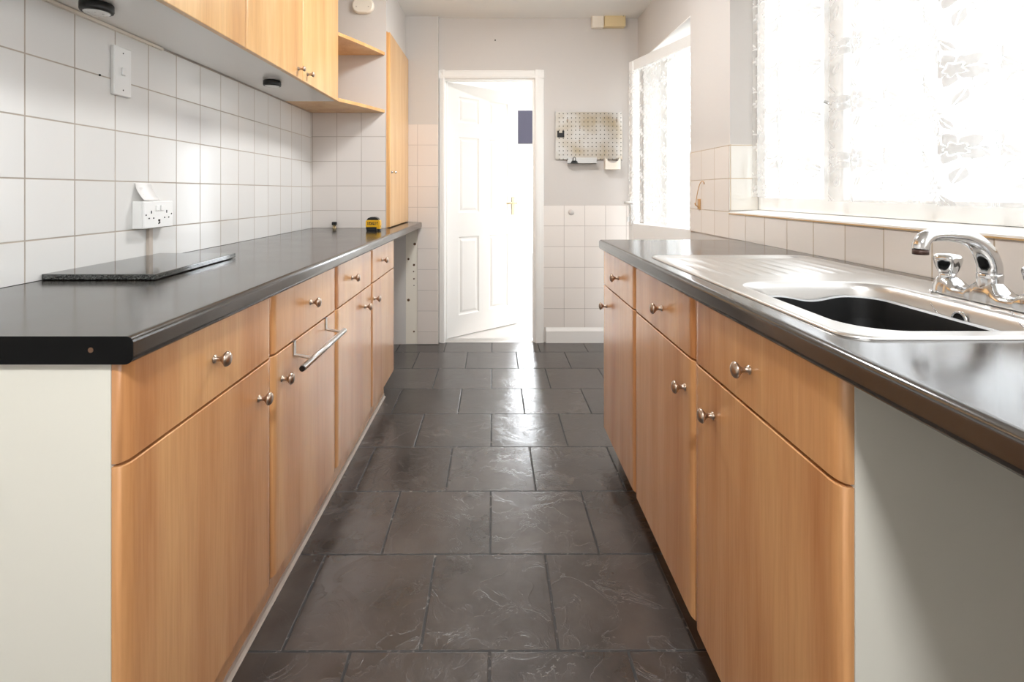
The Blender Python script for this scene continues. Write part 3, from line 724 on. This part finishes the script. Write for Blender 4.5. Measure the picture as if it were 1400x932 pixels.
# puck lights
for x, y, lab in ((-1.03, 1.335, 'black round puck light with white lens nearest under the wall cabinet'), (-.979, 2.262, 'black round puck light under the farther wall cabinet')):
    e = tag(empty('puck_light', (x, y, ZW)), lab, 'light', 'battery puck lights under the wall cabinets')
    MB().lathe([(.033, .0008), (.037, -.002), (.0375, -.018), (.036, -.022), (.031, -.024), (.0305, -.0225)], (0, 0, 0), 'z', 40).build('housing', M['black'], e)
    w = MB().lathe([(.0305, -.0226), (.028, -.0255), (.018, -.028), (.001, -.029)], (0, 0, 0), 'z', 32)
    l = w.build('lens', M['lens'], e)
    if y < 2:
        w = MB()
        for k in range(6): w.lathe([(.0028, -.0265), (.0028, -.0285), (.0015, -.029)], (.017*cos(k*pi/3), .017*sin(k*pi/3), 0), 'z', 8)
        w.build('led', M['satin'], l)

# ------------------------------------------------------------------ things on the left wall
xw = XL+t_
e = tag(empty('double_socket', (xw, 1.680, 1.057)), 'white double plug socket in a deep surface box on the left tiles', 'socket')
MB().box(0, .030, -.073, .073, -.043, .043, b=.002).build('back_box', M['upvc'], e)
fp = MB().box(.030, .0375, -.073, .073, -.043, .043, b=.0025).build('faceplate', M['upvc'], e)
for s_ in (-1, 1):
    MB().box(.0372, .0415, s_*.012-.0065, s_*.012+.0065, .012, .030, b=.0015).build('rocker_switch', M['upvc'], fp)
w = MB()
for c_ in (-.038, .038):
    w.box(.0371, .0381, c_-.002, c_+.002, .004, .013).box(.0371, .0381, c_-.0135, c_-.008, -.013, -.009).box(.0371, .0381, c_+.008, c_+.0135, -.013, -.009)
for c_ in (-.063, .063): w.lathe([(.0025, .0371), (.0025, .0382)], (0, c_, .0), 'x', 10)
w.box(.0371, .0379, -.005, .005, -.022, -.016).box(.0371, .0379, -.0015, .005, -.029, -.0225).box(.0371, .0379, -.005, .001, -.031, -.027)
w.build('pin_holes', M['dark'], fp, label='dark pin openings and small printed mark')
# curled paper tag above the socket
w = MB(); n = 10; v = []
for k in range(n+1):
    q = k/n; z = 1.158-.056*q; bend = .003+.030*q**1.8
    for s_ in (0, 1): v.append((xw+bend, 1.617+s_*.075, z)); v.append((xw+bend+.0008, 1.617+s_*.075, z))
for k in range(n):
    a = k*4; w_ = a+4
fs = []
for k in range(n):
    a, b_ = 4*k, 4*k+4
    fs += [(a, a+2, b_+2, b_), (a+1, b_+1, b_+3, a+3), (a, b_, b_+1, a+1), (a+2, a+3, b_+3, b_+2)]
fs += [(0, 1, 3, 2), (4*n, 4*n+2, 4*n+3, 4*n+1)]
e = MB().add(v, fs, True).build('paper_label', M['paper']); tag(e, 'small curled white paper label sticking up behind the double socket', 'label')
w = MB()
for (yy, zz, l_, c_) in ((1.630, 1.142, .016, 0), (1.630, 1.137, .012, 0), (1.632, 1.122, .005, 1), (1.642, 1.120, .005, 1), (1.637, 1.116, .006, 1)):
    q = (1.158-zz)/.056; xx = xw+.003+.030*q**1.8+.0008
    q2 = (1.158-zz-.003)/.056; x2 = xw+.003+.030*q2**1.8+.0008
    w.add([(xx+.0004, yy, zz), (xx+.0004, yy+l_, zz), (x2+.0004, yy+l_, zz-.003), (x2+.0004, yy, zz-.003)], [(0, 1, 2, 3)])
w.build('print', mat('grey print', (120, 104, 104), .7), e)
o = B(xw, xw+.011, 1.672, 1.690, ZTL+.0005, 1.0135, b=.0012).build('cable_trunking', M['trunk']); tag(o, 'slim beige cable trunking from the double socket down to the worktop', 'trunking')
e = tag(empty('cooker_switch', (xw, 1.552, 1.489)), 'tall white switch plate with one rocker on the left tiles', 'switch')
fp = MB().box(0, .013, -.036, .036, -.073, .073, b=.0025).build('faceplate', M['upvc'], e)
MB().box(.0127, .0175, -.008, .007, -.012, .012, b=.002).build('rocker_switch', M['upvc'], fp)
for z in (-.055, .055): MB().lathe([(.0022, .0127), (.0022, .0135)], (0, 0, z), 'x', 10).build('screw', M['dark'], fp)
o = MB().lathe([(.0028, 0), (.0028, .003), (.001, .004)], (xw, 708*1.131/542.7, H+(263-102.6)*1.131/542.7), 'x', 10).build('nail', M['dark']); tag(o, 'small black screw head in the grout left of the tall switch', 'screw')
# alarm / junction cover on the boxed corner
e = tag(empty('smoke_alarm', (-.813, 3.1745, 2.268)), 'cream rounded cover plate high on the boxed corner wall', 'cover plate')
w = MB(); rg = []
for ins, y in ((0, 0), (0, -.018), (.003, -.024), (.009, -.027)):
    rg.append([(a, y, b_) for a, b_ in rrect(-.066+ins, .066-ins, -.048+ins, .048-ins, .046-ins, 10)])
loft(w, rg, True, cap1=True); w.build('cover', M['offwhite'], e)
for a in (-.038, .036): MB().lathe([(.004, -.0268), (.004, -.028)], (a, 0, -.010), 'y', 10).build('screw', M['trunk'], e)
# ------------------------------------------------------------------ glossy board on the left worktop
e = tag(empty('chopping_board', (-.98, 1.5, ZTL)), 'thick black speckled granite board with glossy top on the left worktop', 'chopping board')
P4 = [(-1.129, 1.285), (-.846, 1.285), (-.872, 1.733), (-1.129, 1.733)]
w = MB(); base = [(a+.98, b_-1.5) for a, b_ in P4]
w.prism(base, .0016, .0158); w.build('slab', M['granite'], e, bevel=.002)
for a, b_ in base:
    MB().lathe([(.007, 0), (.007, .002)], (a*.85, b_*.85, 0), 'z', 12).build('foot', M['black'], e)
# ------------------------------------------------------------------ tape measure
tw = .078
e = tag(empty('tape_measure', (-.700, 2.955, ZTL)), 'yellow and black tape measure standing on the left worktop', 'tape measure')
def tprof(s_): return [(-.036*s_, .004), (.034*s_, .004), (.041*s_, .02), (.041*s_, .040*s_+.008), (.032*s_, .062*s_+.004), (.012*s_, .073*s_+.003), (-.012*s_, .073*s_+.003), (-.034*s_, .060*s_+.004), (-.040*s_, .035)]
w = MB().prism([(a, b_) for a, b_ in [(-.040, .022), (.038, .022), (.041, .03), (.040, .056), (.036, .061), (-.036, .061), (-.040, .056)]], -.021, .021, 'y')
w.build('case', M['yellow'], e, bevel=.002)
w = MB().prism([(-.036, .0005), (.020, .0005), (.022, .0215), (-.040, .0215)], -.020, .020, 'y')
w.build('grip', M['black'], e, bevel=.0015)
MB().prism([(-.036, .0612), (.034, .0612), (.026, .073), (.012, .079), (-.012, .079), (-.028, .073)], -.020, .020, 'y').build('grip', M['black'], e, bevel=.0015)
B(.026, .040, -.018, .018, .0005, .012).build('end_hook', M['black'], e, bevel=.0015)
w = MB().box(.0205, .0405, -.019, .019, .0122, .0218); w.build('nozzle', M['yellow'], e)
w = MB()   # blocky lettering
x0 = -.030
for ch in ('##.,#.#,#.#,##.', '###,##.,#..,###', '#.#,#.#,###,#.#', '##.,#..,##.,###', '##.,#.#,#.#,##.', '###,.#.,.#.,.#.'):
    for j, rw in enumerate(ch.split(',')):
        for i, c_ in enumerate(rw):
            if c_ == '#': w.box(x0+i*.0028, x0+i*.0028+.0027, -.0217, -.0209, .052-j*.0045-.0043, .052-j*.0045)
    x0 += .0102
w.build('lettering', M['black'], e)
# pipe stub at wall
e = tag(empty('pipe_stub', (-.985, 3.15, ZTL)), 'short black capped pipe stub at the back of the left worktop', 'pipe')
MB().lathe([(.014, 0), (.014, .004), (.010, .005), (.010, .020)], (0, 0, 0), 'z', 16).build('pipe', M['gold'], e)
MB().box(-.014, .014, -.010, .010, .020, .040, b=.003).build('cap', M['black'], e)
# ------------------------------------------------------------------ towel rail hooked over second left door
e = tag(empty('towel_rail', (XFL, 1.65, .66)), 'brushed steel over-door towel rail on the second left cabinet', 'towel rail')
rx, rz = -.514+.5743, .0015
MB().tube([(rx, 1.373-1.65, rz), (rx, 1.752-1.65, rz)], .0085, 20).build('rail', M['satin'], e)
for y in (1.371, 1.754):
    MB().lathe([(.0075, -.001), (.0075, .001)], (rx, y-1.65, rz), 'y', 16).build('end_cap', M['black'], e)
for y in (1.472, 1.815-.09+.02):
    yy = y-1.65
    w = MB().box(.0005, .0025, yy-.008, yy+.008, .006, .0455).box(-.020, .0025, yy-.008, yy+.008, .0445, .0465)
    w.prism([(.0005, .008), (.0025, .0085), (rx-.006, .000), (rx-.005, -.004), (.002, .0045)], yy-.008, yy+.008, 'y')
    w.build('bracket', M['satin'], e)

# ------------------------------------------------------------------ end wall things
def bx(px, Y=YB): return (px-678.5)/F*Y
def bz(py, Y=YB): return H+(263-py)/F*Y
e = tag(empty('junction_box', (bx(816), YB, bz(31))), 'white end piece of the box unit under the ceiling on the end wall', 'junction box')
B(bx(808)-bx(816), bx(824)-bx(816)-.001, -.05, 0, bz(40)-bz(31), bz(23)-bz(31), b=.004).build('cover', M['offwhite'], e)
e = tag(empty('chime_box', (bx(839), YB, bz(31))), 'cream plastic box beside the white one under the ceiling', 'junction box')
B(bx(824.6)-bx(839), bx(853)-bx(839), -.055, 0, bz(39)-bz(31), bz(21.5)-bz(31), b=.004).build('cover', M['cream'], e)
MB().lathe([(.004, -.0548), (.004, -.0562)], (bx(850)-bx(839), 0, bz(25)-bz(31)), 'y', 10).build('screw', M['dark'], e)
o = MB().lathe([(.005, 0), (.005, -.004), (.002, -.006)], (bx(677), YB, bz(55)), 'y', 10).build('nail', M['dark']); tag(o, 'small dark nail in the end wall above the doorway', 'nail')
o = MB().lathe([(.021, 0), (.021, -.005), (.018, -.008), (.001, -.009)], (bx(781), YB-.006, bz(290)), 'y', 24).build('cover_cap', M['paint']); tag(o, 'small round white cap on the tiles below the perforated board', 'cap')
e = tag(empty('perforated_board', (bx(805), YB-.014, bz(218))), 'perforated steel board hung on the end wall beside the doorway', 'pegboard')
w = B(bx(759.5), bx(850.5), YB-.014, YB-.010, bz(218), bz(153.5)).box(bx(760), bx(850), YB-.010, YB, bz(154.6), bz(153.6)).box(bx(760), bx(850), YB-.010, YB, bz(217.9), bz(216.9))
w.build('panel', M['perf'], e)
for px, py in ((775.5, 164.5), (842.5, 164), (792.5, 175), (792, 192.5)): MB().lathe([(.007, -.0138), (.007, -.017), (.003, -.0185)], (bx(px), YB, bz(py)), 'y', 10).build('screw', M['brass'], e)
o = MB().box(bx(761.5), bx(771), YB-.022, YB-.0142, bz(188), bz(182)).box(bx(761.5), bx(764), YB-.022, YB-.0142, bz(182), bz(179)).box(bx(768.3), bx(771), YB-.022, YB-.0142, bz(182), bz(179)).build('black_bracket', M['black'], bevel=.001)
tag(o, 'small black notched bracket on the left of the perforated board', 'bracket')
for c_ in list(e.children) or [q for q in bpy.data.objects if q.parent == e]: c_.location = -e.location
e = tag(empty('steel_ledge', (bx(795), YB-.03, bz(223.5))), 'narrow pale metal tray along the bottom of the perforated board', 'tray')
Yt = 3.84
w = MB().box(bx(776, Yt), bx(815.5, Yt), Yt, YB-.0142, bz(223.5, Yt), bz(223.5, Yt)+.003).box(bx(776, Yt), bx(815.5, Yt), Yt, Yt+.003, bz(223.5, Yt), bz(218.5, Yt)).box(bx(776), bx(815.5), YB-.017, YB-.0142, bz(223), bz(215.5))
w.build('tray', M['satin'], e, loc=-e.location)
e = tag(empty('binder_clip', (bx(785, Yt), Yt, bz(223, Yt))), 'black binder clip gripping the metal tray', 'clip')
w = MB().prism([(-.025, 0), (.025, 0), (.022, .012), (.012, .018), (-.012, .018), (-.022, .012)], -.014, -.0002, 'y'); w.build('jaw', M['black'], e)
MB().tube([(-.01, -.008, .015), (-.009, -.008, .038), (0, -.008, .045), (.009, -.008, .038), (.01, -.008, .015)], .0028, 8).build('lever', M['black'], e)
e = tag(empty('cup_holder', (bx(835), YB-.014, bz(232))), 'white scooped holder at the right bottom of the perforated board', 'holder')
w = MB(); hw = .056
pts = [(-hw, 0), (hw, 0), (hw, .078)]+[(.043*cos(t*pi/10), .078-.03*sin(t*pi/10)) for t in range(0, 11)]+[(-hw, .078)]
w.prism(pts, -.062, -.057, 'y').box(-hw, -hw+.004, -.057, -.0002, 0, .088).box(hw-.004, hw, -.057, -.0002, 0, .088).box(-hw+.004, hw-.004, -.057, -.0002, 0, .004)
w.build('holder', M['offwhite'], e)
MB().tube([(hw+.002, -.002, .065), (hw+.022, -.012, .060), (hw+.026, -.014, .075), (hw+.012, -.006, .078)], .0018, 6).build('wire_hook', M['satin'], e)
# hook on the right pier tiles
e = tag(empty('wall_hook', (XR-t_, 2.70, H-.055)), 'tan plastic adhesive hook with a bent wire on the tiles by the window', 'hook')
w = MB().box(-.006, 0, -.016, .016, -.034, .022, b=.002).prism([(-.006, -.028), (-.006, -.02), (-.022, -.014), (-.026, .000), (-.021, .000), (-.019, -.011)], -.006, .006, 'y')
w.build('hook_plate', M['tan'], e)
MB().tube(cr([(-.018, .004, -.008), (-.016, -.006, .04), (-.012, -.022, .085), (-.010, -.042, .108), (-.008, -.066, .112), (-.006, -.074, .098)], 5), .002, 8).build('bent_wire', M['tan'], e)

# ------------------------------------------------------------------ outside door (ajar)
hx, hy = 1.2147, 2.875
ang = math.atan2(.9612, -.276)
w = MB()
DL, DT, DZt = .825, .055, 2.046
# leaf frame in local: x along width, y thickness (room side = +y), z up
fs_ = .078
w.box(0, fs_, 0, DT, .03, DZt, b=.004).box(DL-.055, DL, 0, DT, .03, DZt, b=.004).box(fs_, DL-.055, 0, DT, .03, .16, b=.004).box(fs_, DL-.055, 0, DT, .80, .915, b=.004).box(fs_, DL-.055, 0, DT, 1.975, DZt, b=.004)
w.box(fs_, DL-.055, .02, .036, .16, .80)
dd = struct(w, 'door_2', M['upvc'], 'white half glazed outside door standing ajar, hung with a net', cat='door')
dd.location = (hx, hy, 0); dd.rotation_euler = (0, 0, ang)
struct(B(fs_, DL-.055, .024, .030, .915, 1.975), 'glass_pane', M['glass'], parent=dd)
w = MB().box(DL-.045, DL-.015, DT, DT+.009, .90, 1.10, b=.003).tube([(DL-.03, DT, 1.058), (DL-.03, DT+.045, 1.058)], .009).tube([(DL-.03, DT+.045, 1.058), (DL-.075, DT+.048, 1.056), (DL-.14, DT+.044, 1.054)], [.010, .009, .008])
struct(w, 'door_handle', M['upvc'], parent=dd)
w = MB().tube([(DL-.03, DT+.008, .955), (DL-.03, DT+.03, .955)], .003).box(DL-.033, DL-.027, DT+.012, DT+.03, .925, .955)
struct(w, 'door_key', M['satin'], parent=dd)
# frame of the outside door
w = MB().box(1.222, 1.29, DY0, DY0+.028, 0, DZ).box(1.222, 1.29, DY1-.045, DY1, 0, DZ).box(1.222, 1.29, DY0+.028, DY1-.045, DZ-.045, DZ).box(XR-.001, 1.222, DY0+.001, DY1-.001, DZ-.008, DZ-.001)
struct(w, 'trim_12', M['upvc'], 'white outer frame around the outside door', cat='door frame')
struct(B(XR, 1.32, DY0+.001, DY1-.001, -.05, .012), 'trim_13', M['upvc'], 'white sill of the outside door', cat='threshold')
# net curtain builder
def curtain(y0, y1, z0, z1, xc, amp, per, seedv, fn=None, nu=150, nz=24, scallop=0):
    rnd = random.Random(seedv); ph = [rnd.uniform(0, 6.28) for _ in range(4)]
    mb = MB(); v, uv = [], []
    for j in range(nz+1):
        q = j/nz
        for i in range(nu+1):
            s_ = i/nu; y = y0+(y1-y0)*s_; L_ = (y-y0)
            a = amp*(sin(2*pi*L_/per+ph[0]+.25*sin(3*q+ph[1]))+.45*sin(2*pi*L_/(per*.53)+ph[2])+.2*sin(2*pi*L_/(per*.31)+ph[3]))*(1-.35*q)
            z = z0+(z1-z0)*q + (scallop*sin(L_*60)*(1-q)**8)
            p_ = (xc+a, y, z); p_ = (xc+a, min(max(y+.19*per*sin(2*pi*L_/per+ph[0]+1.4), y0), y1), z); v.append(p_); uv.append(((L_*1.25+.02*sin(L_*2*pi/per+ph[0])), z))
    fs = [(j*(nu+1)+i, j*(nu+1)+i+1, (j+1)*(nu+1)+i+1, (j+1)*(nu+1)+i) for j in range(nz) for i in range(nu)]
    mb.add(v, fs, True); mb.uv = uv; return mb
# net on the outside door (hangs from the leaf, in its own frame)
mb = curtain(0.045, DL-.012, .93, 1.965, 0, .004, .075, 3, scallop=.002)
mb.v = [(b_, DT+.010+a, c) for a, b_, c in mb.v]
o = mb.build('door_net', M['net']); o.location = dd.location; o.rotation_euler = dd.rotation_euler
tag(o, 'white net curtain hanging over the glass of the outside door', 'net curtain')
# ------------------------------------------------------------------ window
FX0, FX1 = 1.192, 1.252
w = MB()
mull = [(1.776, 1.885), (.30, .41)]
ZB, ZT2 = 1.050, WZ1
w.box(FX0, FX1, WY0, WY1-t_, ZB, ZB+.055).box(FX0, FX1, WY0, WY1-t_, ZT2-.06, ZT2).box(FX0, FX1, WY1-t_-.06, WY1-t_, ZB+.055, ZT2-.06).box(FX0, FX1, WY0, WY0+.06, ZB+.055, ZT2-.06)
for a, b_ in mull: w.box(FX0, FX1, a, b_, ZB+.055, ZT2-.06)
w.box(FX0+.01, FX1, WY0, WY1-t_, 1.039, ZB)
win = struct(w, 'window_1', M['upvc'], 'wide white framed kitchen window over the sink')
for a, b_ in ((WY0+.06, .30), (.41, 1.776), (1.885, WY1-t_-.06)):
    struct(B(1.216, 1.222, a, b_, ZB+.055, ZT2-.06), 'glass_pane', M['glass'], parent=win)
struct(B(FX0-.022, FX0, 1.79, 1.80, 1.42, 1.435).tube([(FX0-.018, 1.795, 1.43), (FX0-.022, 1.845, 1.45)], .006), 'window_handle', M['satin'], parent=win)
cs = [(1.845, 2.352, 1.108, 1.158, .008, .16, 11, 'lace net curtain over the far window pane, next to the tiled reveal'),
      (1.22, 1.80, 1.098, 1.160, .010, .145, 23, 'lace net curtain hanging in the middle of the window'),
      (-.74, 1.30, 1.095, 1.118, .015, .17, 31, 'lace net curtain at the right, behind the tap, with its hem at the sill')]
for a, b_, z0, xc, am, pr, sd, lab in cs:
    o = curtain(a, b_, z0, 2.17, xc, am, pr, sd, nu=int((b_-a)*260)).build('net_curtain', M['lace']); 
    m_ = curtain(a, b_, z0, 2.17, xc, am, pr, sd, nu=int((b_-a)*260))
    l = o.data.uv_layers.new(name='UVMap') if not o.data.uv_layers else o.data.uv_layers[0]
    for lp in o.data.loops: l.data[lp.index].uv = m_.uv[lp.vertex_index]
    tag(o, lab, 'net curtain', 'lace net curtains at the kitchen window')
o = MB().tube([(1.158, WY0+.002, 2.172), (1.158, WY1-t_-.002, 2.172)], .006, 12).build('curtain_rod', M['upvc']); tag(o, 'thin white rod carrying the window net curtains', 'curtain rod')

# ------------------------------------------------------------------ outside ground
struct(B(1.35, 14, -10, 16, -.3, -.12), 'ground', mat('pale paving', (200, 196, 190), .8), 'pale paving outside the kitchen', cat='ground')

# ------------------------------------------------------------------ light
wd = bpy.data.worlds.new('sky'); bpy.context.scene.world = wd; wd.use_nodes = True
bg = wd.node_tree.nodes['Background']; bg.inputs[0].default_value = (.93, .96, 1, 1)
N = Nd(wd.node_tree); gd = wd.node_tree.nodes.new('ShaderNodeTexCoord').outputs['Generated']   # hazy sky, with a glow added beyond the far room for floor glare
dt = N.new('ShaderNodeVectorMath'); dt.operation = 'DOT_PRODUCT'; wd.node_tree.links.new(gd, dt.inputs[0]); dt.inputs[1].default_value = (0, .98, .2)
N.set(bg.inputs[1], N.m('ADD', 1.6, N.m('MULTIPLY', 14.0, N.m('POWER', N.m('MAXIMUM', dt.outputs['Value'], 0.0), 24.0))))
def area(name, loc_, rot, sx, sy, power, col=(1, 1, 1), portal=False):
    l = bpy.data.lights.new(name, 'AREA'); l.shape = 'RECTANGLE'; l.size = sx; l.size_y = sy; l.energy = power; l.color = col
    if portal: l.cycles.is_portal = True
    o = bpy.data.objects.new(name, l); C.objects.link(o); o.location = loc_; o.rotation_euler = rot; return o
area('window_portal', (1.30, (WY0+WY1)/2, (WZ0+WZ1)/2), (0, R(90), 0), WZ1-WZ0, WY1-WY0, 1, portal=True)
area('door_portal', (1.33, (DY0+DY1)/2, DZ/2), (0, R(90), 0), DZ, DY1-DY0, 1, portal=True)
area('rear_opening_portal', (XO+.02, -1.65, 1.525), (0, R(90), 0), 1.15, 1.1, 1, portal=True)
area('added_window_portal', (.7, NY1+.09, 1.05), (R(-90), 0, 0), .88, 1.17, 1, portal=True)
area('next_room_portal', (NX1+.08, 4.825, 1.25), (0, R(90), 0), 1.9, 1.15, 1, portal=True)
# added fill lamps on the ceilings, unseen, to brighten kitchen and next room
def lamp(name, x, y, power, r_, lab, col=(1, .96, .9)):
    e = tag(empty(name, (x, y, ZC)), lab, 'ceiling lamp')
    MB().lathe([(r_, -.001), (r_, -.03), (r_*.97, -.035)], (0, 0, 0), 'z', 40).build('base', M['upvc'], e)
    mm = bpy.data.materials.new('fill glow'); mm.use_nodes = True; p_ = mm.node_tree.nodes['Principled BSDF']
    p_.inputs['Emission Color'].default_value = col+(1,); p_.inputs['Emission Strength'].default_value = power/(4*pi*r_*r_)
    p_.inputs['Base Color'].default_value = (.9, .9, .88, 1)
    MB().lathe([(r_*.96, -.0352), (r_*.9, -.06), (r_*.65, -.08), (r_*.3, -.09), (.001, -.092)], (0, 0, 0), 'z', 40).build('fill_shade', mm, e)
lamp('fill_lamp', 0.0, -.7, 30, .19, 'added ceiling fill lamp behind the viewer, out of view', (.97, .985, 1))
lamp('fill_lamp', .05, 2.5, 12.5, .19, 'added ceiling fill lamp over the middle of the kitchen, out of view', (.97, .985, 1))
lamp('hall_fill_lamp', .55, 4.75, 7, .16, 'added ceiling fill lamp in the room beyond the doorway, out of view', (.96, .98, 1))

# ------------------------------------------------------------------ camera
cam = bpy.data.cameras.new('camera'); co = bpy.data.objects.new('camera', cam); C.objects.link(co)
co.location = (0, 0, H); co.rotation_euler = (R(90), 0, 0)
cam.sensor_width = 36; cam.lens = 36*F/1400; cam.shift_x = (700-678.5)/1400; cam.shift_y = -(466-263)/1400; cam.clip_start = .02
sc = bpy.context.scene; sc.camera = co
sc.view_settings.view_transform = 'Standard'; sc.view_settings.look = 'None'; sc.view_settings.gamma = 1; sc.view_settings.exposure = 1.38
try: sc.view_settings.use_curve_mapping = False
except Exception: pass
sc.cycles.use_denoising = True; sc.cycles.max_bounces = 10; sc.cycles.diffuse_bounces = 6; sc.cycles.glossy_bounces = 5; sc.cycles.transparent_max_bounces = 16
sc.cycles.caustics_reflective = False; sc.cycles.caustics_refractive = False; sc.cycles.sample_clamp_indirect = 8
